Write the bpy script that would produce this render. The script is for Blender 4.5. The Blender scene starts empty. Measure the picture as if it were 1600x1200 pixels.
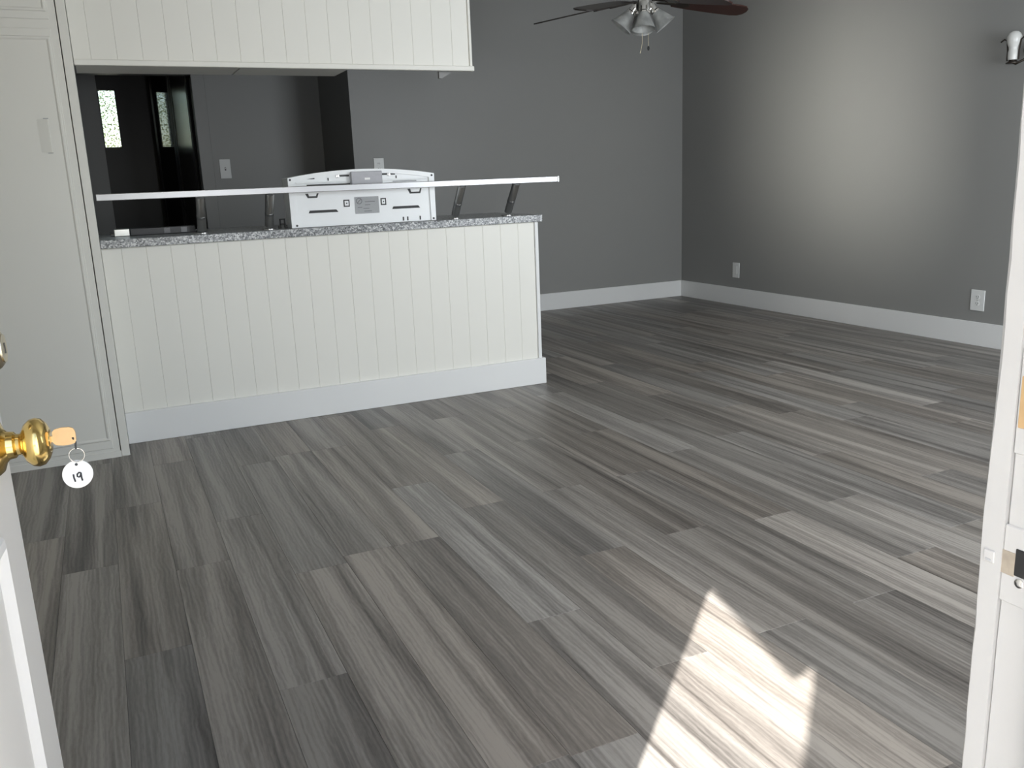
import bpy, bmesh, math, random
from mathutils import Vector, Matrix
random.seed(7)
scene = bpy.context.scene
COL = scene.collection

# ------------------------------------------------------------------ camera
YAW, PITCH, ROLL = math.radians(24.59), math.radians(13.182), math.radians(-2.312)
CAM = Vector((0, 0, 1.1655))
fwd = Vector((math.sin(YAW)*math.cos(PITCH), math.cos(YAW)*math.cos(PITCH), -math.sin(PITCH)))
rgt = Vector((math.cos(YAW), -math.sin(YAW), 0)); upv = rgt.cross(fwd)
r2 = rgt*math.cos(ROLL) + upv*math.sin(ROLL); u2 = -rgt*math.sin(ROLL) + upv*math.cos(ROLL)
cam_data = bpy.data.cameras.new('camera'); cam = bpy.data.objects.new('camera', cam_data); COL.objects.link(cam)
M4 = Matrix((r2, u2, -fwd)).transposed().to_4x4(); M4.translation = CAM
cam.matrix_world = M4
cam_data.sensor_fit = 'HORIZONTAL'; cam_data.sensor_width = 36.0
cam_data.lens = 1360.6*36/1600; cam_data.clip_start = 0.02
scene.camera = cam

# ------------------------------------------------------------------ sky, sun, exposure
SUN_AZ, SUN_EL = math.radians(47.4), math.radians(40.8)      # heading the light travels in, height of the sun
world = bpy.data.worlds.new('sky'); scene.world = world; world.use_nodes = True
wn = world.node_tree.nodes; wl = world.node_tree.links
bg = wn['Background']; sky = wn.new('ShaderNodeTexSky'); sky.sky_type = 'NISHITA'
sky.sun_disc = False; sky.sun_elevation = SUN_EL; sky.sun_rotation = SUN_AZ + math.pi
sky.altitude = 50; sky.air_density = 1.0; sky.dust_density = 1.5; sky.ozone_density = 1.0
wl.new(sky.outputs[0], bg.inputs[0]); bg.inputs[1].default_value = 0.29
sun_d = bpy.data.lights.new('sun', 'SUN'); sun_d.energy = 8.0; sun_d.angle = math.radians(0.4); sun_d.color = (1.0, 0.96, 0.91)
sun = bpy.data.objects.new('sun', sun_d); COL.objects.link(sun)
sdir = Vector((math.sin(SUN_AZ)*math.cos(SUN_EL), math.cos(SUN_AZ)*math.cos(SUN_EL), -math.sin(SUN_EL)))
sun.rotation_euler = sdir.to_track_quat('-Z', 'Y').to_euler(); sun.location = (-6, -6, 8)
# added area lamps in front of drawn shades, brightening the room and right wall
def fill_lamp(name, loc, aim, sx, sy, watts, col, spread):
    d = bpy.data.lights.new(name, 'AREA'); d.shape = 'RECTANGLE'; d.size = sx; d.size_y = sy; d.energy = watts; d.color = col; d.spread = math.radians(spread)
    o = bpy.data.objects.new(name, d); COL.objects.link(o); o.location = loc
    dv = (Vector(aim) - Vector(loc)).normalized(); xv = dv.cross(Vector((0, 0, 1))).normalized(); zv = xv.cross(dv)
    mm = Matrix((xv, zv, -dv)).transposed().to_4x4(); mm.translation = Vector(loc); o.matrix_world = mm
    return o
fill_lamp('room_fill', (3.85, .46, 1.42), (3.85, 5.0, 1.42), 1.7, 1.3, 41, (.885, .945, 1.0), 170)  # added wide lamp for general room fill
fill_lamp('wall_fill', (.86, .46, 1.15), (4.2, 4.85, 1.15), .26, 1.7, 17, (.92, .96, 1.0), 130)  # added lamp that lifts the right wall as a whole
fill_lamp('wall_band_beam', (.86, .47, 1.15), (5.065, 5.0, 1.60), .16, 1.7, 3.6, (1.0, .965, .89), 17)  # added narrow beam, aimed to make the bright band on the right wall
vs = scene.view_settings
vs.view_transform = 'Standard'; vs.look = 'None'; vs.gamma = 1.0; vs.use_curve_mapping = False
vs.exposure = 0.95

# ------------------------------------------------------------------ materials
MATS = {}
def new_mat(name):
    m = bpy.data.materials.new(name); m.use_nodes = True
    n = m.node_tree.nodes; l = m.node_tree.links
    MATS[name] = m
    return m, n, l, n['Principled BSDF']
def plain(name, col, rough=0.5, metal=0.0, spec=0.5, noise=0.0, nscale=6.0, bump=0.0, bscale=200.0, emit=None, trans=0.0):
    m, n, l, b = new_mat(name)
    b.inputs['Roughness'].default_value = rough; b.inputs['Metallic'].default_value = metal
    b.inputs['Specular IOR Level'].default_value = spec
    b.inputs['Transmission Weight'].default_value = trans
    tc = n.new('ShaderNodeTexCoord')
    nz = n.new('ShaderNodeTexNoise'); nz.inputs['Scale'].default_value = nscale; nz.inputs['Detail'].default_value = 4
    l.new(tc.outputs['Object'], nz.inputs['Vector'])
    mx = n.new('ShaderNodeMix'); mx.data_type = 'RGBA'
    mx.inputs[6].default_value = (*[c*(1-noise) for c in col], 1); mx.inputs[7].default_value = (*[min(1, c*(1+noise)) for c in col], 1)
    l.new(nz.outputs['Fac'], mx.inputs[0]); l.new(mx.outputs[2], b.inputs['Base Color'])
    if bump:
        n2 = n.new('ShaderNodeTexNoise'); n2.inputs['Scale'].default_value = bscale; n2.inputs['Detail'].default_value = 3
        l.new(tc.outputs['Object'], n2.inputs['Vector'])
        bp = n.new('ShaderNodeBump'); bp.inputs['Strength'].default_value = bump; bp.inputs['Distance'].default_value = 0.002
        l.new(n2.outputs['Fac'], bp.inputs['Height']); l.new(bp.outputs[0], b.inputs['Normal'])
    if emit:
        b.inputs['Emission Color'].default_value = (*col, 1); b.inputs['Emission Strength'].default_value = emit
    return m
plain('wall_paint', (0.268, 0.268, 0.260), 0.42, spec=0.4, noise=0.03, nscale=1.5, bump=0.12, bscale=160)
plain('white_paint', (0.80, 0.79, 0.735), 0.42, noise=0.02, nscale=3, bump=0.05, bscale=60)
plain('trim_paint', (0.78, 0.785, 0.78), 0.38, noise=0.015, nscale=4, bump=0.04, bscale=50)
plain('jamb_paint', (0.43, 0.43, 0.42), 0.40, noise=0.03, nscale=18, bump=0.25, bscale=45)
plain('ceiling_paint', (0.74, 0.73, 0.70), 0.8, noise=0.02, bump=0.2, bscale=120)
plain('subfloor', (0.10, 0.098, 0.092), 0.7, noise=0.1)
plain('concrete', (0.60, 0.57, 0.52), 0.85, noise=0.12, nscale=3, bump=0.3, bscale=60)
plain('stucco', (0.40, 0.38, 0.35), 0.9, noise=0.06, nscale=5, bump=0.6, bscale=90)
plain('white_stucco', (0.78, 0.76, 0.71), 0.9, noise=0.05, nscale=5, bump=0.5, bscale=90)
plain('brass', (0.83, 0.60, 0.22), 0.16, metal=1.0, noise=0.06, nscale=30)
plain('old_brass', (0.55, 0.49, 0.36), 0.3, metal=1.0, noise=0.15, nscale=60)
plain('key_brass', (0.62, 0.42, 0.22), 0.4, metal=0.6, noise=0.1, nscale=80)
plain('tarnished', (0.42, 0.37, 0.30), 0.5, metal=0.5, noise=0.25, nscale=120)
plain('black', (0.012, 0.012, 0.012), 0.5)
plain('satin_lacquer', (0.012, 0.011, 0.010), 0.20, spec=0.6, noise=0.1, nscale=20)
plain('dark_lacquer', (0.010, 0.0095, 0.009), 0.05, spec=0.6, noise=0.1, nscale=20)
plain('dark_wood', (0.012, 0.010, 0.009), 0.45, noise=0.2, nscale=20)
plain('aluminium', (0.42, 0.42, 0.43), 0.40, metal=1.0, noise=0.04, nscale=25)
plain('steel', (0.55, 0.55, 0.54), 0.30, metal=1.0, noise=0.06, nscale=25)
plain('strip_dark', (0.03, 0.03, 0.032), 0.35, metal=0.5)
plain('strip_grey', (0.12, 0.12, 0.125), 0.4, metal=0.5)
plain('chrome', (0.75, 0.74, 0.72), 0.12, metal=1.0)
plain('dark_glass', (0.008, 0.008, 0.009), 0.08, spec=0.6)
plain('hood_enamel', (0.90, 0.92, 0.93), 0.30, noise=0.03, nscale=12)
plain('hood_grey', (0.42, 0.42, 0.45), 0.45, noise=0.10, nscale=40)
plain('label_grey', (0.36, 0.37, 0.38), 0.5, noise=0.08, nscale=120)
plain('print_grey', (0.16, 0.16, 0.17), 0.6)
plain('plate_white', (0.74, 0.75, 0.74), 0.35, noise=0.02)
plain('slot_dark', (0.05, 0.05, 0.05), 0.6)
plain('tag_white', (0.86, 0.86, 0.84), 0.45, noise=0.03, nscale=90)
plain('ink', (0.02, 0.02, 0.022), 0.6)
plain('bronze', (0.035, 0.028, 0.022), 0.38, metal=0.6, noise=0.2, nscale=40)
plain('fan_wood', (0.040, 0.012, 0.008), 0.35, noise=0.25, nscale=9)
plain('fan_dark', (0.018, 0.014, 0.012), 0.4, noise=0.15, nscale=9)
plain('bulb_white', (0.60, 0.60, 0.58), 0.25, noise=0.01)
plain('leaf_green', (0.11, 0.16, 0.05), 0.6, noise=0.4, nscale=14)
def frosted():
    m, n, l, b = new_mat('frosted_shade')
    b.inputs['Base Color'].default_value = (0.62, 0.63, 0.61, 1); b.inputs['Roughness'].default_value = 0.35
    b.inputs['Transmission Weight'].default_value = 0.55
    tc = n.new('ShaderNodeTexCoord'); nz = n.new('ShaderNodeTexNoise'); nz.inputs['Scale'].default_value = 22; nz.inputs['Detail'].default_value = 5
    l.new(tc.outputs['Object'], nz.inputs['Vector'])
    cr = n.new('ShaderNodeValToRGB'); cr.color_ramp.elements[0].position = .35; cr.color_ramp.elements[0].color = (.45, .46, .45, 1)
    cr.color_ramp.elements[1].position = .7; cr.color_ramp.elements[1].color = (.78, .79, .77, 1)
    l.new(nz.outputs['Fac'], cr.inputs[0]); l.new(cr.outputs[0], b.inputs['Base Color'])
frosted()
def obscure_glass():
    m, n, l, b = new_mat('obscure_glass')
    b.inputs['Base Color'].default_value = (.93, .95, .92, 1); b.inputs['Roughness'].default_value = 0.02
    b.inputs['Transmission Weight'].default_value = 1.0; b.inputs['IOR'].default_value = 1.3
    tc = n.new('ShaderNodeTexCoord'); vz = n.new('ShaderNodeTexVoronoi'); vz.inputs['Scale'].default_value = 75
    l.new(tc.outputs['Object'], vz.inputs['Vector'])
    nz = n.new('ShaderNodeTexNoise'); nz.inputs['Scale'].default_value = 70; nz.inputs['Detail'].default_value = 3; l.new(tc.outputs['Object'], nz.inputs['Vector'])
    cr = n.new('ShaderNodeValToRGB'); e = cr.color_ramp.elements
    e[0].position = .385; e[0].color = (.02, .025, .01, 1); e[1].position = .50; e[1].color = (.93, .94, .88, 1); x = e.new(.44); x.color = (.30, .32, .14, 1)
    l.new(nz.outputs['Fac'], cr.inputs[0]); l.new(cr.outputs[0], b.inputs['Base Color'])
    bp = n.new('ShaderNodeBump'); bp.inputs['Strength'].default_value = .35; bp.inputs['Distance'].default_value = .003
    l.new(vz.outputs['Distance'], bp.inputs['Height']); l.new(bp.outputs[0], b.inputs['Normal'])
obscure_glass()
def laminate():
    m, n, l, b = new_mat('grey_laminate')
    b.inputs['Roughness'].default_value = 0.3
    tc = n.new('ShaderNodeTexCoord')
    v = n.new('ShaderNodeTexVoronoi'); v.inputs['Scale'].default_value = 150; v.feature = 'F1'
    nz = n.new('ShaderNodeTexNoise'); nz.inputs['Scale'].default_value = 120; nz.inputs['Detail'].default_value = 6
    l.new(tc.outputs['Object'], v.inputs['Vector']); l.new(tc.outputs['Object'], nz.inputs['Vector'])
    sp = n.new('ShaderNodeSeparateColor'); l.new(v.outputs['Color'], sp.inputs[0])
    mt = n.new('ShaderNodeMath'); mt.operation = 'ADD'; l.new(sp.outputs[0], mt.inputs[0]); l.new(nz.outputs['Fac'], mt.inputs[1])
    cr = n.new('ShaderNodeValToRGB'); e = cr.color_ramp.elements
    e[0].position = .35; e[0].color = (.07, .075, .08, 1); e[1].position = 1.3; e[1].color = (.62, .63, .63, 1)
    x = e.new(.62); x.color = (.24, .25, .26, 1); x = e.new(.9); x.color = (.40, .41, .42, 1)
    hv = n.new('ShaderNodeMath'); hv.operation = 'MULTIPLY'; hv.inputs[1].default_value = .72
    l.new(mt.outputs[0], hv.inputs[0]); l.new(hv.outputs[0], cr.inputs[0]); l.new(cr.outputs[0], b.inputs['Base Color'])
laminate()
def plank_mat():
    m, n, l, b = new_mat('vinyl_plank')
    tc = n.new('ShaderNodeTexCoord'); oi = n.new('ShaderNodeObjectInfo')
    rv = n.new('ShaderNodeVectorMath'); rv.operation = 'SCALE'; rv.inputs[0].default_value = (13.1, 71.7, 37.3)
    l.new(oi.outputs['Random'], rv.inputs['Scale'])
    ad = n.new('ShaderNodeVectorMath'); ad.operation = 'ADD'; l.new(tc.outputs['Object'], ad.inputs[0]); l.new(rv.outputs[0], ad.inputs[1])
    def mapped(sx, sy):
        mp = n.new('ShaderNodeMapping'); mp.inputs['Scale'].default_value = (sx, sy, 1); l.new(ad.outputs[0], mp.inputs[0]); return mp
    def noise(mp, detail, dist, rough=.55):
        z = n.new('ShaderNodeTexNoise'); z.inputs['Scale'].default_value = 1; z.inputs['Detail'].default_value = detail
        z.inputs['Distortion'].default_value = dist; z.inputs['Roughness'].default_value = rough
        l.new(mp.outputs[0], z.inputs['Vector']); return z
    band = noise(mapped(17, 0.55), 2.0, 0.7)
    fine = noise(mapped(95, 2.2), 4, 0.9, .6)
    grit = noise(mapped(260, 60), 2, 0)
    # long wavy grain lines
    mpw = mapped(1, 0.22)
    wv = n.new('ShaderNodeTexWave'); wv.wave_type = 'BANDS'; wv.bands_direction = 'X'
    wv.inputs['Scale'].default_value = 24; wv.inputs['Distortion'].default_value = 9; wv.inputs['Detail'].default_value = 3
    wv.inputs['Detail Scale'].default_value = 1.1; wv.inputs['Detail Roughness'].default_value = .6
    l.new(mpw.outputs[0], wv.inputs['Vector'])
    def mul(a, k, c=None, kc=0):
        t = n.new('ShaderNodeMath'); t.operation = 'MULTIPLY_ADD'; l.new(a, t.inputs[0]); t.inputs[1].default_value = k
        if c is None: t.inputs[2].default_value = kc
        else: l.new(c, t.inputs[2])
        return t.outputs[0]
    s = mul(band.outputs['Fac'], 1.75, None, -0.72)
    s = mul(fine.outputs['Fac'], 0.70, s)
    s = mul(wv.outputs['Fac'], 0.16, s)
    s = mul(grit.outputs['Fac'], 0.20, s)
    cr = n.new('ShaderNodeValToRGB'); e = cr.color_ramp.elements
    e[0].position = .18; e[0].color = (.066, .060, .055, 1); e[1].position = .98; e[1].color = (.305, .292, .268, 1)
    x = e.new(.46); x.color = (.140, .132, .121, 1); x = e.new(.68); x.color = (.200, .190, .174, 1)
    l.new(s, cr.inputs[0])
    mx = n.new('ShaderNodeMix'); mx.data_type = 'RGBA'; mx.blend_type = 'MULTIPLY'; mx.inputs[0].default_value = 1
    l.new(cr.outputs[0], mx.inputs[6]); l.new(oi.outputs['Color'], mx.inputs[7]); l.new(mx.outputs[2], b.inputs['Base Color'])
    rr = n.new('ShaderNodeMapRange'); rr.inputs[3].default_value = .34; rr.inputs[4].default_value = .50
    l.new(fine.outputs['Fac'], rr.inputs[0]); l.new(rr.outputs[0], b.inputs['Roughness'])
    b.inputs['Specular IOR Level'].default_value = 0.45
    bp = n.new('ShaderNodeBump'); bp.inputs['Strength'].default_value = .12; bp.inputs['Distance'].default_value = .001
    l.new(fine.outputs['Fac'], bp.inputs['Height']); l.new(bp.outputs[0], b.inputs['Normal'])
plank_mat()

# ------------------------------------------------------------------ mesh helpers
FLIP = set()
class MB:
    def __init__(self): self.bm = bmesh.new()
    def box(self, x0, x1, y0, y1, z0, z1, bev=0.0, seg=1):
        b = bmesh.new()
        bmesh.ops.create_cube(b, size=1)
        for v in b.verts:
            v.co = Vector((x0 + (v.co.x+.5)*(x1-x0), y0 + (v.co.y+.5)*(y1-y0), z0 + (v.co.z+.5)*(z1-z0)))
        if bev: bmesh.ops.bevel(b, geom=list(b.edges), offset=bev, segments=seg, affect='EDGES', profile=.5)
        return self.merge(b)
    def merge(self, b, mat=None):
        if mat is not None: bmesh.ops.transform(b, matrix=mat, verts=b.verts)
        me = bpy.data.meshes.new('tmp'); b.to_mesh(me); b.free(); self.bm.from_mesh(me); bpy.data.meshes.remove(me)
        return self
    def poly(self, pts, depth, axis='y', at=0.0):
        """prism from a 2-D outline; axis is the direction of extrusion"""
        def P(a, c, d):
            return {'y': (a, d, c), 'x': (d, a, c), 'z': (a, c, d)}[axis]
        b = bmesh.new()
        lo = [b.verts.new(P(a, c, at)) for a, c in pts]; hi = [b.verts.new(P(a, c, at+depth)) for a, c in pts]
        b.faces.new(lo); b.faces.new(list(reversed(hi)))
        k = len(pts)
        for i in range(k): b.faces.new((lo[i], hi[i], hi[(i+1) % k], lo[(i+1) % k]))
        bmesh.ops.recalc_face_normals(b, faces=b.faces)
        return self.merge(b)
    def lathe(self, prof, seg=24, mat=None, closed=False):
        """profile of (radius, height) turned about local z"""
        b = bmesh.new(); rings = []
        for r, h in prof:
            if r < 1e-6: rings.append([b.verts.new((0, 0, h))])
            else: rings.append([b.verts.new((r*math.cos(2*math.pi*i/seg), r*math.sin(2*math.pi*i/seg), h)) for i in range(seg)])
        for a, c in zip(rings, rings[1:]):
            for i in range(seg):
                j = (i+1) % seg
                if len(a) == 1 and len(c) == 1: continue
                if len(a) == 1: b.faces.new((a[0], c[i], c[j]))
                elif len(c) == 1: b.faces.new((a[i], c[0], a[j]))
                else: b.faces.new((a[i], c[i], c[j], a[j]))
        if closed:
            for q in (rings[0], rings[-1]):
                if len(q) > 2: b.faces.new(q)
        bmesh.ops.recalc_face_normals(b, faces=b.faces)
        return self.merge(b, mat)
    def tube(self, pts, r, seg=10, cap=True):
        b = bmesh.new(); pts = [Vector(p) for p in pts]; rings = []; k = len(pts)
        rs = r if isinstance(r, (list, tuple)) else [r]*k
        prev = None
        for i, p in enumerate(pts):
            t = (pts[min(i+1, k-1)] - pts[max(i-1, 0)]).normalized()
            if prev is None:
                a = t.cross(Vector((0, 0, 1)) if abs(t.z) < .9 else Vector((1, 0, 0))).normalized()
            else: a = (prev - t*prev.dot(t)).normalized()
            prev = a; c = t.cross(a)
            rings.append([b.verts.new(p + (a*math.cos(2*math.pi*j/seg) + c*math.sin(2*math.pi*j/seg))*rs[i]) for j in range(seg)])
        for a, c in zip(rings, rings[1:]):
            for j in range(seg): b.faces.new((a[j], c[j], c[(j+1) % seg], a[(j+1) % seg]))
        if cap: b.faces.new(list(reversed(rings[0]))); b.faces.new(rings[-1])
        bmesh.ops.recalc_face_normals(b, faces=b.faces)
        return self.merge(b)
    def build(self, name, mat, parent=None, smooth=False, loc=None):
        if parent is not None and (parent in FLIP or parent.parent in FLIP):
            bmesh.ops.transform(self.bm, matrix=Matrix.Scale(-1, 4, (1, 0, 0)), verts=self.bm.verts); bmesh.ops.reverse_faces(self.bm, faces=self.bm.faces)
        me = bpy.data.meshes.new(name); self.bm.to_mesh(me); self.bm.free()
        me.materials.append(MATS[mat])
        if smooth:
            me.polygons.foreach_set('use_smooth', [True]*len(me.polygons))
            try: me.set_sharp_from_angle(angle=math.radians(38))
            except Exception: pass
        o = bpy.data.objects.new(name, me); COL.objects.link(o)
        if parent is not None: o.parent = parent
        if loc is not None: o.location = loc
        return o
def along(p, d):
    """matrix taking local z onto direction d at point p"""
    q = Vector(d).to_track_quat('Z', 'Y').to_matrix().to_4x4(); q.translation = Vector(p); return q
def empty(name, loc=(0, 0, 0)):
    o = bpy.data.objects.new(name, None); o.empty_display_size = .1; o.location = loc; COL.objects.link(o); return o
def tag(o, label, cat, group=None):
    o['label'] = label; o['category'] = cat
    if group: o['group'] = group
    return o
def struct(o, label=None):
    o['kind'] = 'structure'
    if label: o['label'] = label
    return o
def B(*a, **k): return MB().box(*a, **k)

# ------------------------------------------------------------------ main dimensions (metres)
YP = 4.460            # beadboard face of the peninsula
XR, YB = 5.065, 7.004 # right wall, back wall
XL = -1.25            # left wall
ZC = 2.75             # ceiling
Y0, Y1 = 0.295, 0.401 # outer and inner face of the front wall
DX0, DX1, DZ = -0.25, 0.561, 2.03   # entrance opening
YK = 8.0              # far kitchen wall
XK = 1.905            # end of the back wall, where the kitchen recess begins

# ------------------------------------------------------------------ floor: every plank a piece of its own
floor = struct(B(XL, XR, Y0, YK+.02, -.12, -.004).build('floor', 'subfloor'), 'grey wood-look vinyl plank floor running towards the peninsula')
PW, PL, PX = 0.1655, 1.22, 1.4017
known = {0: 1.60, 1: 2.246, 2: 1.604, 3: 2.20, 5: 2.20, -1: 2.24, -2: 1.593, -3: 1.942, -4: 1.398, -6: 2.57, -7: 1.937,
         -9: 2.276, -10: 2.94, 13: 4.15, 17: 3.52, 8: 2.22, 4: 1.75, 6: 3.05, 7: 1.40}
tones = {(-3, 1): 1.22, (3, 0): 1.25, (5, 0): 1.22, (0, 1): 1.12, (-1, 0): 1.06, (13, 0): 1.28, (17, 0): 1.2, (-6, 0): 1.12, (-6, 1): .90, (0, 0): .86,
         (-1, 1): .92, (1, 0): .82, (-9, 0): .88, (-7, 0): .9, (3, 1): .88, (5, 1): .9}
plank_meshes = {}
def plank_mesh(w, ln):
    key = (round(w, 3), round(ln, 3))
    if key not in plank_meshes:
        g = 0.00025
        mb = MB(); mb.box(g, w-g, g, ln-g, -.004, 0, bev=.0006)
        me = bpy.data.meshes.new('plank'); mb.bm.to_mesh(me); mb.bm.free(); me.materials.append(MATS['vinyl_plank'])
        plank_meshes[key] = me
    return plank_meshes[key]
n0 = int(math.floor((XL-PX)/PW)); n1 = int(math.ceil((XR-PX)/PW))
rp = random.Random(21)
for n in range(n0, n1):
    xa, xb = max(XL, PX+n*PW), min(XR, PX+(n+1)*PW)
    if xb-xa < .01: continue
    j = known.get(n, rp.uniform(1.2, 2.4))
    # the floor stops behind the peninsula and the tall cabinet; beyond x = 2.2 it runs to the back wall
    yend = 4.62 if xb < 2.2 else YB
    ks = range(-3, 6)
    for k in ks:
        ya, yb = j+(k)*PL - PL, j+(k)*PL
        # k = 0 is the plank on the camera side of the known joint, k = 1 the one beyond it
        ya, yb = max(ya, Y1-.02), min(yb, yend)
        if yb-ya < .03: continue
        o = bpy.data.objects.new('plank', plank_mesh(xb-xa, yb-ya)); COL.objects.link(o)
        o.location = (xa, ya, 0); o.parent = floor
        t = tones.get((n, k), rp.uniform(.84, 1.12)); w = rp.uniform(-.025, .03)
        o.color = (t*1.03*(1+w), t*0.995, t*0.985*(1-w), 1)
# door sill
struct(B(DX0, DX1, Y0-.03, Y1-.02, -.03, .006, bev=.003).build('trim_9', 'steel'), 'metal door sill')

# ------------------------------------------------------------------ walls and ceiling
T = .12
def wall(name, mb, mat='wall_paint', label=None): return struct(mb.build(name, mat), label)
wall('wall_right', B(XR, XR+T, Y0, YK+T, -.12, ZC), label='grey painted wall on the right side of the room')
wall('wall_back', B(XK, XR, YB, YB+T, -.12, ZC), label='grey painted back wall behind the peninsula')
wall('wall_recess', B(XK, XK+T, YB+T, YK, -.12, ZC))
wall('wall_left', B(XL-T, XL, Y0, 4.95, -.12, ZC), 'white_paint')
wall('wall_kitchen_left', B(XL-T, XL, 4.95, YK+T, -.12, ZC))
HX0, HX1 = -.30, .845     # doorway in the far kitchen wall
m = MB(); m.box(XL, HX0-.02, YK, YK+T, -.12, ZC); m.box(HX1+.02, XK+T, YK, YK+T, -.12, ZC); m.box(HX0-.02, HX1+.02, YK, YK+T, 2.12, ZC)
wall('wall_kitchen', m, label='dark grey far wall of the kitchen')
m = MB(); m.box(XL-T, DX0-.03, Y0, Y1, -.12, ZC+.1); m.box(DX1+.03, XR+T, Y0, Y1, -.12, ZC+.1); m.box(DX0-.03, DX1+.03, Y0, Y1, DZ+.03, ZC+.1)
wall('wall_front', m, 'white_paint')
# back hall beyond the kitchen
HY = 9.5
m = MB(); m.box(-.45-T, -.45, YK+T, HY+T, -.12, ZC); wall('wall_hall_left', m)
m = MB(); m.box(1.02, 1.02+T, YK+T, HY+T, -.12, ZC); wall('wall_hall_right', m)
m = MB(); m.box(-.45, .148, HY, HY+T, -.12, ZC); m.box(.62, 1.02, HY, HY+T, -.12, ZC); m.box(.148, .62, HY, HY+T, 2.3, ZC)
wall('wall_hall_back', m)
struct(B(-.45, 1.02, YK+.02, HY+T, -.12, -.004).build('floor', 'subfloor'))
struct(B(XL-T, XR+T, Y0, HY+T, ZC, ZC+.14).build('ceiling', 'ceiling_paint'))

# baseboards
BH = .152
def base(name, mb): return struct(mb.build(name, 'trim_paint'), 'white flat baseboard')
base('baseboard_right', B(XR-.015, XR, Y1, YB, 0, BH, bev=.002))
base('baseboard_back', B(XK, XR-.015, YB-.015, YB, 0, BH, bev=.002))
base('baseboard_front', B(DX1+.12, XR-.015, Y1, Y1+.015, 0, BH, bev=.002))

# kitchen doorway casing
cas = struct(empty('trim_2', (HX1, YK, 0)), 'grey painted casing of the kitchen doorway')
for x0, x1 in ((HX1, HX1+.105), (HX0-.085, HX0)):
    o = B(x0, x1, YK-.018, YK, 0, 2.13, bev=.003).build('casing', 'wall_paint'); o.parent = cas; o.matrix_parent_inverse = cas.matrix_basis.inverted()
    x = x0 if x0 > .5 else x1-.02
    o = B(x-.0, x+.02, YK, YK+T, 0, 2.1).build('side_jamb', 'wall_paint'); o.parent = cas; o.matrix_parent_inverse = cas.matrix_basis.inverted()

# unseen front windows, added to go with the fill lamps: frame, drawn white shade
for nm, x0, x1, z0, z1 in (('added_window_1', 2.98, 4.72, .75, 2.09), ('added_window_2', .71, 1.01, .28, 2.02)):
    w_ = struct(empty(nm, ((x0+x1)/2, Y1, z0)), 'added white framed front window with a drawn shade')
    for a0, a1, c0, c1 in ((x0, x0+.03, z0, z1), (x1-.03, x1, z0, z1), (x0+.03, x1-.03, z0, z0+.03), (x0+.03, x1-.03, z1-.03, z1)):
        o = B(a0, a1, Y1, Y1+.03, c0, c1, bev=.003).build('window_frame', 'trim_paint'); o.parent = w_; o.matrix_parent_inverse = w_.matrix_basis.inverted()
    o = B(x0+.03, x1-.03, Y1, Y1+.012, z0+.03, z1-.03).build('roller_shade', 'trim_paint'); o.parent = w_; o.matrix_parent_inverse = w_.matrix_basis.inverted()

# ------------------------------------------------------------------ entrance frame
def child(o, par):
    o.parent = par; o.matrix_parent_inverse = par.matrix_basis.inverted(); return o
frame = struct(empty('trim_1', (DX1, Y1, 0)), 'thickly painted white door jamb with a strike plate')
def wavy_strip(x0, x1, y0, y1, z0, z1, amp, seed, n=90, which='y1'):
    """upright board whose room-side arris wobbles like old chipped paint"""
    r = random.Random(seed); b = bmesh.new(); rings = []; off = 0
    for i in range(n+1):
        z = z0 + (z1-z0)*i/n
        off = .7*off + r.uniform(-amp, amp)
        rings.append([b.verts.new(p) for p in ((x0, y0, z), (x0 + abs(off)*.2, y1-.0025+off, z), (x0+.0025, y1+off*.5, z), (x1, y1, z), (x1, y0, z))])
    for a, c in zip(rings, rings[1:]):
        for j in range(5): b.faces.new((a[j], a[(j+1) % 5], c[(j+1) % 5], c[j]))
    b.faces.new(rings[0]); b.faces.new(rings[-1]); bmesh.ops.recalc_face_normals(b, faces=b.faces)
    mb = MB(); mb.merge(b); return mb
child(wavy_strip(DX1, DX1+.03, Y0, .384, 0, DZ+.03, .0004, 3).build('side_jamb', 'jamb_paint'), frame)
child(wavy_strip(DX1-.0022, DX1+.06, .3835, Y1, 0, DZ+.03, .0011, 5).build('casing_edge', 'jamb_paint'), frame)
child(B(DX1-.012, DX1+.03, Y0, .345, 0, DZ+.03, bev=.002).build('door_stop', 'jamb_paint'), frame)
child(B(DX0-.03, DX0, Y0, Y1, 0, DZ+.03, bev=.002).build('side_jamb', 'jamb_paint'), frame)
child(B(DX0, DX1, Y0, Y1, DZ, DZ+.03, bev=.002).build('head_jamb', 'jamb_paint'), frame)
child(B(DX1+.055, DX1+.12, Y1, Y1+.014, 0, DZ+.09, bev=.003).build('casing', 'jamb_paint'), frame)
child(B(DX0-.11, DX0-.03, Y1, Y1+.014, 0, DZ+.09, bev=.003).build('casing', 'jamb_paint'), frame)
# latch strike: painted plate, bare metal lip, bolt hole, screw
sp = child(B(DX1-.0012, DX1+.001, .352, .3835, .853, .912, bev=.0008).build('strike_plate', 'jamb_paint'), frame)
child(B(DX1-.0017, DX1, .3735, .3845, .8745, .8925, bev=.0004).build('bare_metal', 'tarnished'), sp)
child(B(DX1-.0021, DX1, .3845, .3885, .872, .8935, bev=.0005).build('lip', 'black'), sp)
child(B(DX1-.0021, DX1, .354, .3735, .876, .8965, bev=.0005).build('bolt_hole', 'black'), sp)
mt = along((DX1-.0018, .3688, .8715), (-1, 0, 0))
child(MB().lathe([(.0035, -.001), (.0035, .0005), (.002, .0012), (0, .0013)], 14, mt).build('screw', 'chrome', smooth=True), sp)
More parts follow.
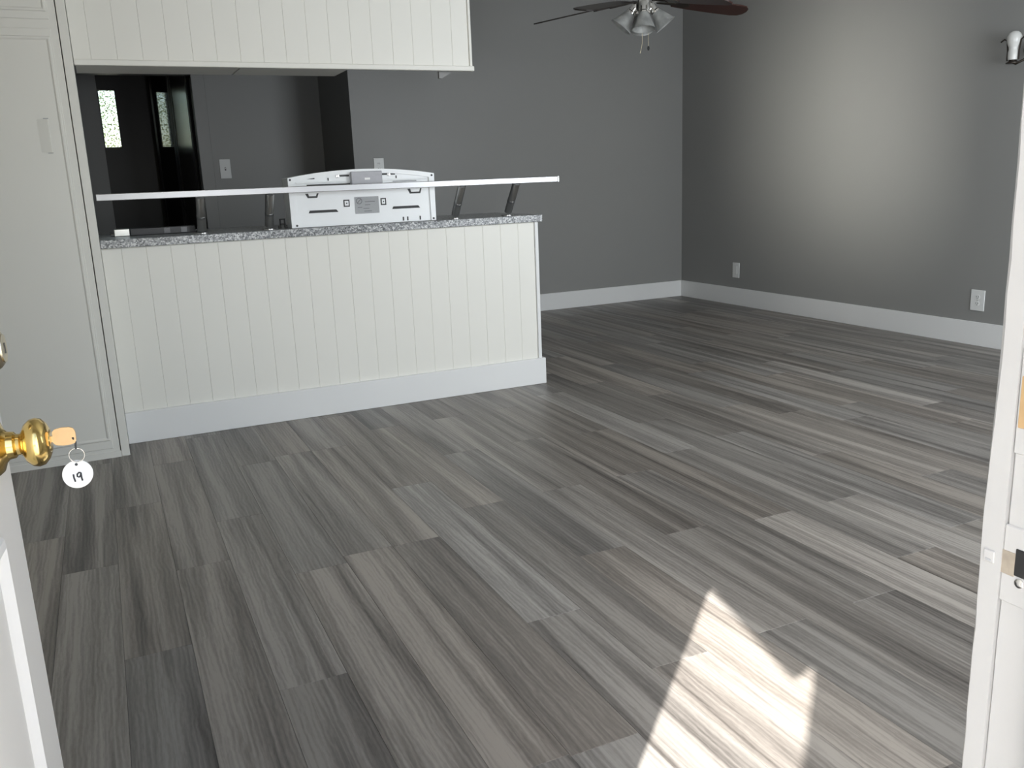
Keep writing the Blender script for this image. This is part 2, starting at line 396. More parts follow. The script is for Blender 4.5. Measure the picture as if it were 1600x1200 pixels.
# worn bolt strike above and a small painted-over bumper on the arris
s2 = child(B(DX1-.0012, DX1+.001, .350, .383, .965, 1.04, bev=.0008).build('strike_plate', 'jamb_paint'), frame)
child(B(DX1-.0018, DX1, .356, .3815, .984, 1.021, bev=.0006).build('bare_metal', 'key_brass'), s2)
bpad = child(B(DX1-.0034, DX1-.001, .3885, .3970, .879, .8885, bev=.0006).build('bumper_pad', 'jamb_paint'), frame)
child(B(DX1-.0038, DX1-.003, .3905, .395, .8805, .8820).build('groove', 'label_grey'), bpad)

# ------------------------------------------------------------------ entrance door, standing open
A_D = math.radians(5.15)
dd = Vector((math.sin(A_D), math.cos(A_D), 0)); nn = Vector((math.cos(A_D), -math.sin(A_D), 0))
DS = Vector((DX0 + .04, .395, 0))      # hinge end of the outside face
door = struct(empty('door_1', DS), 'open white entrance door with raised panel moulding')
# local frame: x along the door, y out of its outside face, z up
Ml = Matrix(((-dd.x, nn.x, 0, 0), (-dd.y, nn.y, 0, 0), (0, 0, 1, 0), (0, 0, 0, 1)))
FLIP = {door}      # parts of the door are drawn with x from the hinge to the latch; local x points the other way
door.matrix_basis = Matrix.Translation(DS) @ Ml
DWID = .80
B(0, DWID, -.04, 0, .008, DZ-.004, bev=.0015).build('door_leaf', 'trim_paint', door)
def ring_mould(x0, x1, z0, z1, w, h, par, name, mat, y=0.0):
    b = bmesh.new()
    prof = [(0, 0), (.15, h*.75), (.45, h), (.7, h*.55), (1, 0)]
    loops = []
    for t, hh in prof:
        d = t*w
        loops.append([b.verts.new(p) for p in ((x0+d, y+hh, z0+d), (x1-d, y+hh, z0+d), (x1-d, y+hh, z1-d), (x0+d, y+hh, z1-d))])
    for a, c in zip(loops, loops[1:]):
        for j in range(4): b.faces.new((a[j], a[(j+1) % 4], c[(j+1) % 4], c[j]))
    bmesh.ops.recalc_face_normals(b, faces=b.faces)
    mb = MB(); mb.merge(b); return mb.build(name, mat, par)
for x0, x1 in ((.10, .372), (.428, .685)):
    for z0, z1 in ((.22, .80), (1.12, 1.86)):
        ring_mould(x0, x1, z0, z1, .026, .009, door, 'panel_moulding', 'trim_paint')
        B(x0+.05, x1-.05, 0, .004, z0+.05, z1-.05, bev=.003).build('raised_panel', 'trim_paint', door)
# knob and deadbolt (turned about the door's outward axis)
def outw(x, z, y=0.0): return along((x, y, z), (0, 1, 0))
KX, KZ = .738, .8885
kn = MB().lathe([(.033, 0.0000), (.0335, 0.0034), (.030, 0.0076), (.021, 0.0109), (.0165, 0.0151), (.0155, 0.0218), (.0125, 0.0244), (.0125, 0.0277), (.0150, 0.0302),
                 (.0225, 0.0336), (.0275, 0.0395), (.0288, 0.0454), (.0272, 0.0512), (.0215, 0.0563), (.0150, 0.0592), (.0125, 0.0588), (.0110, 0.0601), (0, 0.0605)], 40, outw(KX, KZ)).build('knob', 'brass', door, smooth=True)
db = MB().lathe([(.030, 0), (.030, .010), (.027, .016), (.022, .024), (.0185, .027), (.0165, .0272), (.0160, .029), (0, .0295)], 32, outw(KX-.004, 1.003)).build('deadbolt', 'old_brass', door, smooth=True)
B(KX-.0052, KX-.0028, .029, .0302, .997, 1.009).build('keyhole', 'slot_dark', db)
for z in (.25, 1.02, 1.80):
    MB().tube([(-.004, -.044, z-.045), (-.004, -.044, z+.045)], .006, 12).build('hinge', 'brass', door)

# key left in the lock with a round number tag
key = empty('door_key', DS); key.matrix_basis = door.matrix_basis.copy(); FLIP.add(key)
tag(key, 'brass key in the door knob with a round white tag numbered 19', 'key')
b = [(.0, .0070), (.003, .0098), (.010, .0112), (.018, .0108), (.0225, .0090), (.0245, .0050), (.0245, -.0055), (.0225, -.0092), (.018, -.0105), (.010, -.0108), (.003, -.0095), (0, -.0070)]
MB().poly([(.0620+u, KZ+.003+v) for u, v in b], .0024, axis='x', at=KX-.0012).build('key_head', 'key_brass', key)
B(KX-.0011, KX+.0011, .052, .0640, KZ-.002, KZ+.005).build('key_blade', 'key_brass', key)
ky, kz = .083, KZ-.0035
MB().tube([(KX-.002, ky, kz+.004), (KX+.0035, ky+.0015, kz-.003), (KX+.001, ky+.001, kz-.011)], .0012, 8).build('clasp', 'slot_dark', key)
ring = [(KX + .0015, ky + .001 + .0085*math.cos(t*math.pi/14), kz-.0185 + .0085*math.sin(t*math.pi/14)) for t in range(29)]
MB().tube(ring, .0007, 6).build('split_ring', 'chrome', key, smooth=True)
# the tag turns to face the doorway
tg = empty('number_tag')
fc = Ml.to_3x3().transposed() @ (CAM - (DS + nn*ky + dd*KX + Vector((0, 0, kz-.041)))).normalized()
upT = Vector((0, 0, 1)); sx = upT.cross(fc).normalized(); uz = fc.cross(sx)
R3 = Matrix((sx, uz, fc)).transposed().to_4x4(); R3.translation = Vector((-KX, ky-.001, kz-.0415))
tg.matrix_basis = R3
TAGP = tg
MB().lathe([(0, -.0008), (.0162, -.0008), (.0168, 0), (.0162, .0008), (0, .0008)], 40).build('tag_disc', 'tag_white', tg, smooth=True)
# third level only: strokes of the digits and the eyelet lie on the disc
MB().lathe([(0, .0008), (.0017, .0008), (.0017, .0012), (0, .0012)], 14, Matrix.Translation((0, .0115, 0))).build('eyelet', 'slot_dark', tg)
MB().tube([(-.0048, .0005, .001), (-.0046, -.004, .001), (-.0036, -.0088, .001)], .0010, 6).build('digit_one', 'ink', tg)
nine = [(.0035, .0008), (.0015, .0014), (-.0006, -.0002), (-.0008, -.0028), (.0008, -.0040), (.0026, -.0026), (.0035, .0008), (.0034, -.0045), (.0040, -.0088)]
MB().tube([(x, y, .001) for x, y in nine], .0010, 6).build('digit_nine', 'ink', tg)
tg.parent = key; FLIP.clear()

# ------------------------------------------------------------------ peninsula
pen = tag(empty('peninsula', (1.1, YP, 0)), 'white beadboard peninsula under the grey speckled countertop', 'peninsula')
PX0, PX1, PZ = -.007, 2.235, .931
child(B(PX0, PX1-.004, YP, 5.06, .0, PZ-.001).build('carcass', 'white_paint'), pen)
edges = [PX0] + [.078 + .10705*k for k in range(20)] + [2.214]
for a, c in zip(edges, edges[1:]):
    o = B(a+.0001, c-.0001, YP-.0045, YP, BH-.01, PZ-.003, bev=.002).build('board', 'white_paint'); child(o, pen)
child(B(2.2145, PX1, YP-.014, YP+.02, BH-.005, PZ-.001, bev=.002).build('corner_trim', 'trim_paint'), pen)
child(B(PX0, PX1+.018, YP-.026, YP, 0, BH, bev=.0025).build('base_trim', 'trim_paint'), pen)
child(B(PX1-.004, PX1+.018, YP, 5.06, 0, BH, bev=.0025).build('base_trim', 'trim_paint'), pen)

ctop = B(-.007, 2.262, YP-.018, 5.10, PZ, .970, bev=.003, seg=2).build('countertop', 'grey_laminate')
tag(ctop, 'grey speckled laminate countertop on the white beadboard peninsula', 'countertop')

# ------------------------------------------------------------------ metal bar on leaning posts
bar = tag(empty('bar_rail', (1.17, 4.41, .97)), 'long aluminium bar rail raised on leaning posts above the countertop', 'rail')
RY0, RY1 = 4.392, 4.428
child(B(.004, 2.34, RY0, RY1, 1.1455, 1.1755, bev=.002).build('bar', 'aluminium'), bar)
child(B(2.34, 2.347, RY0-.001, RY1+.001, 1.1445, 1.1765, bev=.001).build('end_cap', 'steel'), bar)
for x in (.452, .774, 1.778, 2.098):
    p0, p1 = Vector((x, 4.56, .970)), Vector((x-.004, 4.412, 1.148))
    ax = (p1-p0)
    o = child(MB().tube([p0 + ax*.13, p1], .0215, 20).build('post', 'steel', smooth=True), bar)
    child(MB().tube([p0 + ax*.44, p0 + ax*.50], .0228, 20).build('collar', 'aluminium', smooth=True), o)
    child(MB().lathe([(0, 0), (.034, 0), (.034, .004), (.026, .007), (0, .007)], 20, Matrix.Translation((x, 4.556, .970))).build('foot_flange', 'steel', smooth=True), o)
for x in (1.93, 1.965):
    child(MB().lathe([(.004, 0), (.004, .001), (0, .0016)], 10, along((x, RY0, 1.1605), (0, -1, 0))).build('rivet', 'steel'), bar)

# ------------------------------------------------------------------ range hood standing on the counter
hood = tag(empty('range_hood', (1.26, 4.55, .97)), 'white enamel range hood shell standing upright on the countertop', 'range hood')
HB, HF = 4.640, 4.500
def arc_pts(x0, x1, zside, ztop, n=18):
    out = []
    for i in range(n+1):
        u = i/n; out.append((x0+(x1-x0)*u, zside + (ztop-zside)*(1-(2*u-1)**2)))
    return out
top = arc_pts(.876, 1.648, 1.217, 1.2505)
outline = [(.882, .972), (1.642, .972)] + list(reversed(top))
child(MB().poly(outline, HB-HF, 'y', HF).build('shell', 'hood_enamel'), hood)
# rim along the curved edge and the sides
rim_in = arc_pts(.905, 1.618, 1.198, 1.230)
b = bmesh.new()
o1 = [(.876, .972)] + top + [(1.646, .972)]; i1 = [(.902, .972)] + rim_in + [(1.620, .972)]
for (pa, pb) in ((0, 0),):
    fo = [b.verts.new((x, HF-.010, z)) for x, z in o1]; fi = [b.verts.new((x, HF-.010, z)) for x, z in i1]
    bo = [b.verts.new((x, HF+.002, z)) for x, z in o1]; bi = [b.verts.new((x, HF+.002, z)) for x, z in i1]
    for k in range(len(o1)-1):
        b.faces.new((fo[k], fo[k+1], fi[k+1], fi[k])); b.faces.new((fo[k], bo[k], bo[k+1], fo[k+1])); b.faces.new((fi[k], fi[k+1], bi[k+1], bi[k]))
    b.faces.new((fo[0], fi[0], bi[0], bo[0])); b.faces.new((fo[-1], bo[-1], bi[-1], fi[-1]))
bmesh.ops.recalc_face_normals(b, faces=b.faces)
mb = MB(); mb.merge(b); child(mb.build('rim', 'hood_enamel'), hood)
# folded channels under the curve
child(B(.915, 1.606, HF-.006, HF, 1.188, 1.197, bev=.002).build('channel', 'hood_enamel'), hood)
child(B(.915, 1.190, HF-.007, HF, 1.166, 1.173, bev=.002).build('channel', 'steel'), hood)
child(B(1.360, 1.606, HF-.007, HF, 1.172, 1.178, bev=.002).build('channel', 'hood_enamel'), hood)
child(B(.97, 1.192, HF-.002, HF, 1.1755, 1.182).build('gap', 'slot_dark'), hood)
child(B(1.42, 1.55, HF-.002, HF, 1.180, 1.185).build('gap', 'label_grey'), hood)
for x0, x1, z in ((.972, 1.012, 1.2095), (1.135, 1.190, 1.2165), (1.360, 1.435, 1.2175), (1.53, 1.56, 1.2145)):
    child(B(x0, x1, HF-.0022, HF, z-.001, z+.008).build('slot', 'slot_dark'), hood)
for x in (1.078, 1.437): child(B(x, x+.006, HF-.0022, HF, 1.198, 1.212).build('slot', 'slot_dark'), hood)
for x in (1.130, 1.400):
    child(MB().lathe([(.009, 0), (.009, .005), (0, .006)], 14, along((x, HF, 1.219), (0, -1, 0))).build('screw', 'steel'), hood)
box_ = child(B(1.193, 1.356, HF-.034, HF, 1.165, 1.238, bev=.003).build('motor_box', 'hood_grey'), hood)
child(B(1.262, 1.290, HF-.0348, HF-.033, 1.196, 1.206).build('sticker', 'tag_white'), box_)
# long black slots, hooked tabs, square knockouts
for x0, x1, z in ((.968, 1.120, 1.041), (1.408, 1.562, 1.041)):
    child(MB().poly([(x0, z), (x1, z), (x1-.010, z+.013), (x0+.006, z+.013)], .003, 'y', HF-.0022).build('vent_slot', 'black'), hood)
for x0, x1, z0, z1 in ((.958, 1.026, 1.116, 1.138), (1.498, 1.576, 1.116, 1.142)):
    o = child(MB().poly([(x0, z1), (x0+.012, z0), (x1-.008, z0), (x1, z1)], .003, 'y', HF-.0022).build('tab_opening', 'slot_dark'), hood)
    child(MB().poly([(x0+.014, z1+.001), (x0+.019, z0+.009), (x1-.015, z0+.009), (x1-.009, z1+.001)], .003, 'y', HF-.005).build('tab', 'hood_enamel'), o)
for x0, x1 in ((1.150, 1.182), (1.347, 1.377)):
    o = child(B(x0, x1, HF-.0022, HF, 1.064, 1.100, bev=.0008).build('knockout', 'slot_dark'), hood)
    child(B(x0+.006, x1-.006, HF-.004, HF-.001, 1.070, 1.094, bev=.001).build('square', 'hood_enamel'), o)
    child(MB().lathe([(.0035, 0), (.0035, .001), (0, .001)], 10, along(((x0+x1)/2, HF-.004, 1.082), (0, -1, 0))).build('hole', 'slot_dark'), o)
lb = child(B(1.209, 1.337, HF-.0025, HF, 1.026, 1.111, bev=.0006).build('label_plate', 'label_grey'), hood)
child(MB().lathe([(.016, 0), (.016, .0005), (.0125, .0005), (.0125, 0)], 24, along((1.232, HF-.0025, 1.090), (0, -1, 0))).build('printed_circle', 'print_grey'), lb)
child(MB().tube([(1.222, HF-.0028, 1.080), (1.242, HF-.0028, 1.100)], .0016, 6).build('printed_stroke', 'print_grey'), lb)
for x0, x1, z in ((1.262, 1.316, 1.084), (1.262, 1.290, 1.068), (1.222, 1.246, 1.056), (1.252, 1.284, 1.050), (1.256, 1.296, 1.036)):
    child(B(x0, x1, HF-.003, HF-.002, z, z+.003).build('printed_line', 'print_grey'), lb)
for x in (1.462, 1.486, 1.556):
    child(B(x, x+.007, HF-.0022, HF, .978, .998).build('notch', 'slot_dark'), hood)
for x, z in ((.887, 1.208), (.902, .983), (1.634, 1.207), (1.632, .982)):
    child(MB().lathe([(.0055, 0), (.0055, .002), (0, .002)], 12, along((x, HF-.0095, z), (0, -1, 0))).build('screw_hole', 'slot_dark'), hood)

# small black clip beside the hood
clip = MB(); clip.box(.836, .842, 4.585, 4.60, .970, 1.018, bev=.001); clip.box(.858, .864, 4.585, 4.60, .970, 1.018, bev=.001)
clip.box(.836, .864, 4.585, 4.60, 1.012, 1.019, bev=.001); clip.box(.836, .864, 4.585, 4.60, .988, .995, bev=.001)
clip.box(.828, .838, 4.585, 4.60, .970, .985, bev=.001); clip.box(.862, .872, 4.585, 4.60, .970, .985, bev=.001)
tag(clip.build('bracket_clip', 'black'), 'small black bracket lying left of the range hood', 'bracket')

# cooktop with a steel front strip, left end of the counter
ck = tag(empty('cooktop', (.25, 4.85, .97)), 'black cooktop with a raised steel edge beside the tall cabinet', 'cooktop')
child(B(.045, .450, 4.76, 5.04, .970, .985, bev=.002).build('glass_top', 'dark_glass'), ck)
child(B(.134, .440, 4.735, 4.760, .970, 1.006, bev=.003).build('control_strip', 'strip_dark'), ck)
child(B(.062, .133, 4.733, 4.760, .970, 1.006, bev=.003).build('end_plate', 'steel'), ck)
for x in (.29, .37):
    child(B(x, x+.03, 4.733, 4.736, .974, 1.002, bev=.001).build('steel_insert', 'strip_grey'), ck)
for x in (.15, .33):
    child(MB().lathe([(.05, 0), (.055, .006), (.045, .010), (.02, .012), (0, .012)], 24, Matrix.Translation((x, 4.90, .985))).build('burner', 'black', smooth=True), ck)

# ------------------------------------------------------------------ hanging beadboard panel and cabinets above the peninsula
up = tag(empty('hanging_panel', (.93, YP, 1.73)), 'white beadboard panel hanging from the ceiling above the countertop', 'panel')
UX0, UX1, UZ = -.006, 1.886, 1.735
child(B(UX0, UX1-.012, YP, YP+.03, UZ, ZC).build('backing', 'white_paint'), up)
edges = [UX0] + [.065 + .10685*k for k in range(17)] + [1.868]
for a, c in zip(edges, edges[1:]):
    child(B(a+.0001, c-.0001, YP-.0045, YP, UZ+.015, ZC-.002, bev=.002).build('board', 'white_paint'), up)
child(B(1.868, UX1-.004, YP-.013, YP+.03, UZ+.015, ZC, bev=.002).build('corner_trim', 'white_paint'), up)
child(B(UX0, UX1+.004, YP-.018, YP+.012, UZ-.006, UZ+.019, bev=.003).build('bottom_trim', 'white_paint'), up)
child(MB().poly([(1.72, 1.735), (1.80, 1.735), (1.735, 1.700), (1.72, 1.700)], .02, 'y', YP+.06).build('end_bracket', 'wall_paint'), up)
for i, (x0, x1, lab) in enumerate(((0.0, .705, 'white wall cabinet behind the hanging panel next to the tall cabinet'), (.715, 1.235, 'shorter white wall cabinet behind the middle of the hanging panel'))):
    wc = tag(empty('wall_cabinet', ((x0+x1)/2, YP+.2, 1.74)), lab, 'cabinet', 'wall cabinets above the peninsula')
    child(B(x0, x1, YP+.032, YP+.345, 1.738, ZC-.002).build('box', 'white_paint'), wc)
    child(B(x0+.004, x1-.004, YP+.346, YP+.364, 1.742, ZC-.02, bev=.003).build('cabinet_door', 'white_paint'), wc)

# ------------------------------------------------------------------ tall cabinet
YT = 4.240
tall = tag(empty('tall_cabinet', (-.4, YT, 0)), 'tall white cabinet with panelled doors left of the peninsula', 'cabinet')
child(B(XL+.002, -.047, YT, 4.95, 0.0, ZC-.001).build('body', 'white_paint'), tall)
child(B(-.0435, -.008, YT-.004, 4.95, 0.0, ZC-.001, bev=.002).build('side_post', 'white_paint'), tall)
def cab_door(z0, z1, mz0, mz1, pull):
    d = child(B(-.69, -.0735, YT-.005, YT, z0, z1, bev=.002).build('cabinet_door', 'white_paint'), tall)
    x0, x1, w, h = -.672, -.080, .016, .0045
    b = bmesh.new(); loops = []
    for t, hh in ((0, 0), (.25, h), (.6, h), (1, 0)):
        q = t*w; loops.append([b.verts.new(p) for p in ((x0+q, YT-.005-hh, mz0+q), (x1-q, YT-.005-hh, mz0+q), (x1-q, YT-.005-hh, mz1-q), (x0+q, YT-.005-hh, mz1-q))])
    for a, c in zip(loops, loops[1:]):
        for j in range(4): b.faces.new((a[j], a[(j+1) % 4], c[(j+1) % 4], c[j]))
    bmesh.ops.recalc_face_normals(b, faces=b.faces); mb = MB(); mb.merge(b); child(mb.build('panel_moulding', 'white_paint'), d)
    if pull:
        # wedge-shaped painted finger pull
        b = bmesh.new()
        ya = YT-.005
        vs_ = [(-.178, ya, 1.352), (-.136, ya-.007, 1.352), (-.132, ya, 1.352), (-.178, ya, 1.488), (-.136, ya-.007, 1.488), (-.132, ya, 1.488)]
        v = [b.verts.new(p) for p in vs_]
        for f in ((0, 2, 1), (3, 4, 5), (0, 1, 4, 3), (1, 2, 5, 4), (2, 0, 3, 5)): b.faces.new([v[i] for i in f])
        bmesh.ops.recalc_face_normals(b, faces=b.faces)
        bmesh.ops.bevel(b, geom=list(b.edges), offset=.0015, segments=2, affect='EDGES')
        mb = MB(); mb.merge(b); h_ = child(mb.build('finger_pull', 'white_paint'), d)
        for z_ in (1.3495, 1.488): child(B(-.152, -.133, ya-.0015, ya, z_, z_+.003).build('pull_gap', 'label_grey'), d)
cab_door(.045, 1.843, .082, 1.813, True)
cab_door(1.878, 2.40, 1.907, 2.375, False)
child(B(XL+.002, -.0435, YT-.004, YT, 0, .03).build('plinth', 'white_paint'), tall)

# ------------------------------------------------------------------ dark glossy folding door and back door in the hall
fold = struct(empty('door_2', (HX1, YK+.13, 0)), 'dark glossy folding door pushed open beside the kitchen doorway')
for (xa, ya), (xb, yb), mt_ in (((.825, 8.135), (.735, 8.72), 'satin_lacquer'), ((.733, 8.725), (.600, 9.20), 'dark_lacquer')):
    dv = Vector((xb-xa, yb-ya, 0)); L_ = dv.length; dv.normalize(); nv = Vector((-dv.y, dv.x, 0))
    Mp = Matrix((dv, nv, Vector((0, 0, 1)))).transposed().to_4x4(); Mp.translation = Vector((xa, ya, 0))
    mb = MB(); mb.box(0, L_, -.03, 0, .02, 2.26, bev=.003); bmesh.ops.transform(mb.bm, matrix=Mp, verts=mb.bm.verts)
    lf = child(mb.build('door_panel', mt_), fold)
    for q0, q1 in ((.0, .05), (L_-.05, L_)):
        mb = MB(); mb.box(q0+.001, q1-.001, 0, .004, .05, 2.24, bev=.001); bmesh.ops.transform(mb.bm, matrix=Mp, verts=mb.bm.verts)
        child(mb.build('stile', 'dark_wood'), lf)
bd = struct(empty('door_3', (.27, HY, 0)), 'dark back door with a narrow bright obscure glass pane')
LX0, LX1, LZ0, LZ1 = .158, .300, 1.625, 2.150
for x0, x1, z0, z1 in ((.148, LX0, 0, 2.3), (LX1, .62, 0, 2.3), (LX0, LX1, 0, LZ0), (LX0, LX1, LZ1, 2.3)):
    child(B(x0, x1, HY+.04, HY+.085, z0, z1).build('door_rail' if x1-x0 < .2 else 'door_stile', 'dark_wood'), bd)
for x0, x1, z0, z1 in ((LX0-.012, LX0, LZ0-.012, LZ1+.012), (LX1, LX1+.012, LZ0-.012, LZ1+.012), (LX0, LX1, LZ0-.012, LZ0), (LX0, LX1, LZ1, LZ1+.012)):
    child(B(x0, x1, HY+.03, HY+.04, z0, z1, bev=.002).build('glazing_bead', 'dark_wood'), bd)
child(B(LX0, LX1, HY+.055, HY+.063, LZ0, LZ1).build('pane', 'obscure_glass'), bd)

# ------------------------------------------------------------------ electrical plates
def outlet(name, origin, normal, label, cat, kind, w=.078, h=.124, group='electrical plates on the walls'):
    e = empty(name, origin); n_ = Vector(normal); up_ = Vector((0, 0, 1)); s_ = up_.cross(n_)
    Mx = Matrix((s_, up_, n_)).transposed().to_4x4(); Mx.translation = Vector(origin); e.matrix_basis = Mx
    B(-w/2, w/2, -h/2, h/2, 0, .0065, bev=.0025, seg=2).build('cover_plate', 'plate_white', e)
    if kind == 'duplex':
        for s in (-1, 1):
            f = MB().lathe([(.0165, .006), (.0165, .0085), (0, .0085)], 20, Matrix.Translation((0, s*.021, 0))).build('receptacle', 'plate_white', e)
            for dx in (-.0065, .0065): B(dx-.0015, dx+.0015, s*.021-.001, s*.021+.008, .0080, .0092).build('slot', 'slot_dark', f)
            MB().lathe([(.0026, .008), (.0026, .0092), (0, .0092)], 8, Matrix.Translation((0, s*.021-.007, 0))).build('slot', 'slot_dark', f)
    elif kind == 'decora':
        B(-.017, .017, -.034, .034, .0055, .0095, bev=.001).build('insert', 'plate_white', e)
        B(-.0185, .0185, -.0355, .0355, .0055, .0072).build('shadow_gap', 'label_grey', e)
    elif kind == 'toggle':
        B(-.006, .006, -.013, .013, .0055, .0075).build('toggle_slot', 'slot_dark', e)
        B(-.004, .004, .000, .009, .0065, .017, bev=.001).build('toggle', 'plate_white', e)
    MB().lathe([(.003, .006), (.003, .0075), (0, .0078)], 10).build('screw', 'steel', e)
    return tag(e, label, cat, group)
outlet('blank_outlet', (XR, 6.19, .308), (-1, 0, 0), 'white flat-faced outlet on the grey wall nearest the room corner', 'outlet', 'decora', .088, .132)
outlet('duplex_outlet', (XR, 3.80, .292), (-1, 0, 0), 'white duplex outlet low on the grey wall beside the door jamb', 'outlet', 'duplex', .098, .134)
outlet('light_switch', (1.043, YK, 1.353), (0, -1, 0), 'pale switch plate on the dark kitchen wall beside the doorway', 'switch', 'toggle', .09, .16)
outlet('duplex_outlet', (2.104, YB, 1.313), (0, -1, 0), 'small outlet plate just above the range hood on the back wall', 'outlet', 'duplex', .085, .13)

# ------------------------------------------------------------------ wall sconce with a bare bulb
sc = tag(empty('wall_sconce', (XR, 3.62, 1.80)), 'dark bronze wall sconce with a bare white bulb', 'sconce')
SX, SY = XR-.075, 3.648
child(MB().lathe([(.06, 0), (.06, .008), (.045, .018), (.02, .024), (0, .024)], 28, along((XR, SY-.075, 1.795), (-1, 0, 0))).build('back_plate', 'bronze', smooth=True), sc)
child(MB().tube([(XR-.02, SY-.075, 1.79), (XR-.05, SY-.06, 1.735), (SX, SY-.02, 1.712), (SX, SY, 1.722)], .007, 10).build('arm', 'bronze', smooth=True), sc)
child(MB().lathe([(0, 0), (.036, 0), (.036, .006), (.022, .012), (.020, .022), (0, .022)], 20, Matrix.Translation((SX, SY, 1.716))).build('socket', 'bronze', smooth=True), sc)
child(MB().lathe([(.0265, .02), (.0285, .03), (.029, .062), (.026, .078), (.0275, .092), (.036, .112), (.0405, .132), (.0395, .150), (.031, .168), (.017, .179), (0, .183)], 28, Matrix.Translation((SX, SY, 1.716))).build('bulb', 'bulb_white', smooth=True), sc)
child(MB().tube([(SX, SY+.036, 1.735), (SX, SY+.036, 1.79), (SX, SY+.044, 1.846), (SX, SY+.062, 1.858), (SX, SY+.085, 1.846)], .0045, 8).build('shade_clip', 'bronze', smooth=True), sc)
child(MB().tube([(SX, SY-.036, 1.735), (SX, SY-.036, 1.79), (SX, SY-.044, 1.846), (SX, SY-.062, 1.858), (SX, SY-.085, 1.846)], .0045, 8).build('shade_clip', 'bronze', smooth=True), sc)

# ------------------------------------------------------------------ ceiling fan
FX, FY, FZ = 3.035, 4.585, 2.165
fan = tag(empty('ceiling_fan', (FX, FY, ZC)), 'ceiling fan with dark red wooden blades and frosted glass light shades', 'ceiling fan')
def fl(mb, name, mat, par=None, smooth=True): return child(mb.build(name, mat, smooth=smooth), par or fan)
TF = Matrix.Translation((FX, FY, 0))
fl(MB().lathe([(0, ZC-.001), (.07, ZC-.001), (.068, ZC-.02), (.04, ZC-.05), (0, ZC-.052)], 28, TF), 'canopy', 'chrome')
fl(MB().tube([(FX, FY, ZC-.05), (FX, FY, 2.30)], .013, 14), 'down_rod', 'chrome')
fl(MB().lathe([(0, 2.32), (.05, 2.318), (.105, 2.295), (.118, 2.26), (.118, 2.225), (.095, 2.195), (.05, 2.185), (0, 2.184)], 36, TF), 'motor_housing', 'bronze')
fl(MB().lathe([(0, 2.186), (.030, 2.186), (.030, 2.15), (.046, 2.145), (.050, 2.10), (.040, 2.075), (.018, 2.066), (0, 2.064)], 28, TF), 'light_fitter', 'chrome')
vfw = Vector((FX, FY)).normalized(); cam_r = Vector((vfw.y, -vfw.x))      # right and away, as seen from the doorway
DROOP = .085
for k, ang in enumerate((24, 96, 168, 240, 312)):
    a = math.radians(ang); d2 = cam_r*math.cos(a) + vfw*math.sin(a)
    dirv = Vector((d2.x, d2.y, 0)); slope = math.atan2(DROOP - .66*math.sin(a)*.09, .66)     # the fan hangs a little out of level
    xax = (dirv*math.cos(slope) - Vector((0, 0, math.sin(slope)))).normalized()
    yax = Vector((0, 0, 1)).cross(dirv).normalized(); zax = xax.cross(yax)
    tilt = math.radians(-12); y2 = yax*math.cos(tilt) + zax*math.sin(tilt); z2 = xax.cross(y2)
    Mb = Matrix((xax, y2, z2)).transposed().to_4x4(); Mb.translation = Vector((FX, FY, 2.156))
    pts = [(.20, -.050), (.30, -.060), (.46, -.068), (.60, -.069), (.645, -.060), (.668, -.035), (.675, 0), (.668, .035), (.645, .060), (.60, .069), (.46, .068), (.30, .060), (.20, .050)]
    mb = MB(); mb.poly(pts, .007, 'z', 0); bmesh.ops.transform(mb.bm, matrix=Mb, verts=mb.bm.verts)
    bl = fl(mb, 'blade', 'fan_wood' if k in (0, 4) else 'fan_dark', smooth=False)
    mb = MB(); mb.box(.09, .20, -.014, .014, -.010, -.002, bev=.002); mb.poly([(.19, -.02), (.27, -.034), (.30, 0), (.27, .034), (.19, .02)], .006, 'z', -.0065)
    bmesh.ops.transform(mb.bm, matrix=Mb, verts=mb.bm.verts); fl(mb, 'blade_iron', 'bronze', bl, smooth=False)
for k, ang in enumerate((4, 94, 184, 274)):
    a = math.radians(ang); d2 = cam_r*math.cos(a) + vfw*math.sin(a)
    dirv = (Vector((d2.x, d2.y, 0))*.62 + Vector((0, 0, -.78))).normalized() if ang != 274 else (Vector((d2.x, d2.y, 0))*.16 + Vector((0, 0, -.98))).normalized()
    p = Vector((FX, FY, 2.118)) + Vector((d2.x, d2.y, 0))*.045
    so = fl(MB().lathe([(0, -.02), (.020, -.02), (.024, -.005), (.024, .03), (.030, .036), (.030, .044), (0, .044)], 20, along(p, dirv)), 'lamp_socket', 'chrome')
    prof = [(.026, .038), (.031, .050), (.038, .068), (.047, .092), (.056, .114), (.064, .130), (.069, .137)]
    inner = [(r-.003, h) for r, h in reversed(prof)]
    fl(MB().lathe(prof+inner, 32, along(p, dirv)), 'glass_shade', 'frosted_shade', so)
    fl(MB().lathe([(.012, .04), (.014, .05), (.024, .08), (.026, .095), (.018, .112), (0, .118)], 18, along(p, dirv)), 'bulb', 'bulb_white', so)
cr3 = Vector((cam_r.x, cam_r.y, 0))
P0 = Vector((FX, FY, 2.066))
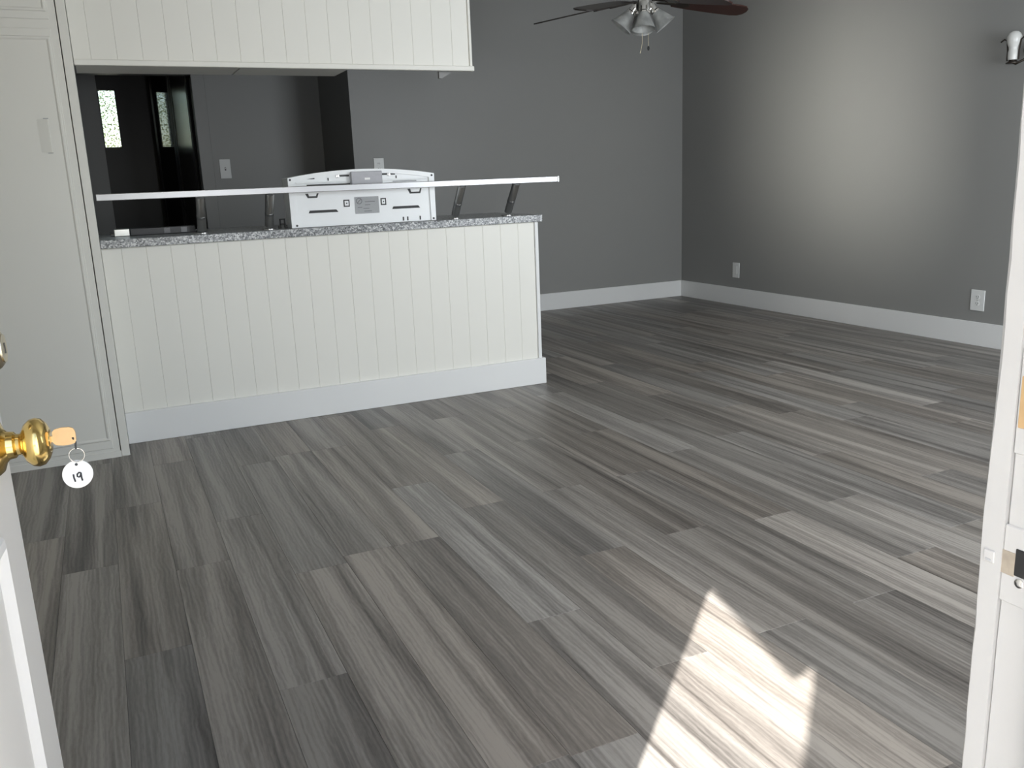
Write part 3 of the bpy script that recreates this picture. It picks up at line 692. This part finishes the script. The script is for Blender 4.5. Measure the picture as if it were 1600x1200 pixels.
fl(MB().tube([P0 - cr3*.006, P0 - cr3*.006 - Vector((0, 0, .15)), P0 - cr3*.018 - Vector((0, 0, .205))], .0013, 6), 'pull_chain', 'old_brass')
pc = fl(MB().tube([P0 + cr3*.028, P0 + cr3*.030 - Vector((0, 0, .165))], .0013, 6), 'pull_chain', 'old_brass')
fl(MB().lathe([(0, 0), (.005, -.004), (.007, -.016), (.004, -.026), (0, -.028)], 14, Matrix.Translation(P0 + cr3*.030 - Vector((0, 0, .165)))), 'chain_pull', 'black', pc)

# ------------------------------------------------------------------ outside, behind the camera
struct(B(-14, 14, -14, Y0-.03, -.22, -.10).build('ground_front', 'concrete'), 'pale concrete walk in front of the entrance')
struct(B(-8, 8, HY+T, 20, -.22, -.10).build('ground_back', 'concrete'))
struct(B(2.3, 2.5, -9.0, Y0, -.15, 3.4).build('wall_bounce', 'white_stucco'), 'added stucco wall outside that bounces sunlight onto the open door')  # unseen reflector wall, added to brighten the outside face of the door
# unseen stucco sheet, added to block the sun and shape the floor patch
col = struct(empty('sun_blocker', (-.58, -.65, -.1)), 'unseen stucco cut-out that shapes the sun patch on the floor')
child(MB().poly([(-.757, -.1), (-.38, -.1), (-.38, 3.45), (-1.42, 3.45), (-.846, 2.555), (-.772, 2.610), (-.757, 2.50)], .03, 'y', -.615).build('blocker_sheet', 'stucco'), col)
# clipped hedge outside the back door
hd = bmesh.new(); rh = random.Random(4)
for i in range(700):
    c = Vector((rh.uniform(-.3, 1.1), rh.uniform(10.6, 11.3), rh.uniform(-.1, 2.5))); s = rh.uniform(.02, .05)
    q = Matrix.Rotation(rh.uniform(0, 6.3), 3, 'Z') @ Matrix.Rotation(rh.uniform(-1, 1), 3, 'X')
    v = [hd.verts.new(c + q @ Vector(p)*s) for p in ((-1, 0, 0), (0, -.5, .15), (1, 0, 0), (0, .5, .15))]
    hd.faces.new(v)
mb = MB(); mb.merge(hd); hedge = mb.build('hedge', 'leaf_green'); hedge['kind'] = 'stuff'
tag(hedge, 'green hedge leaves seen through the back door pane', 'hedge')
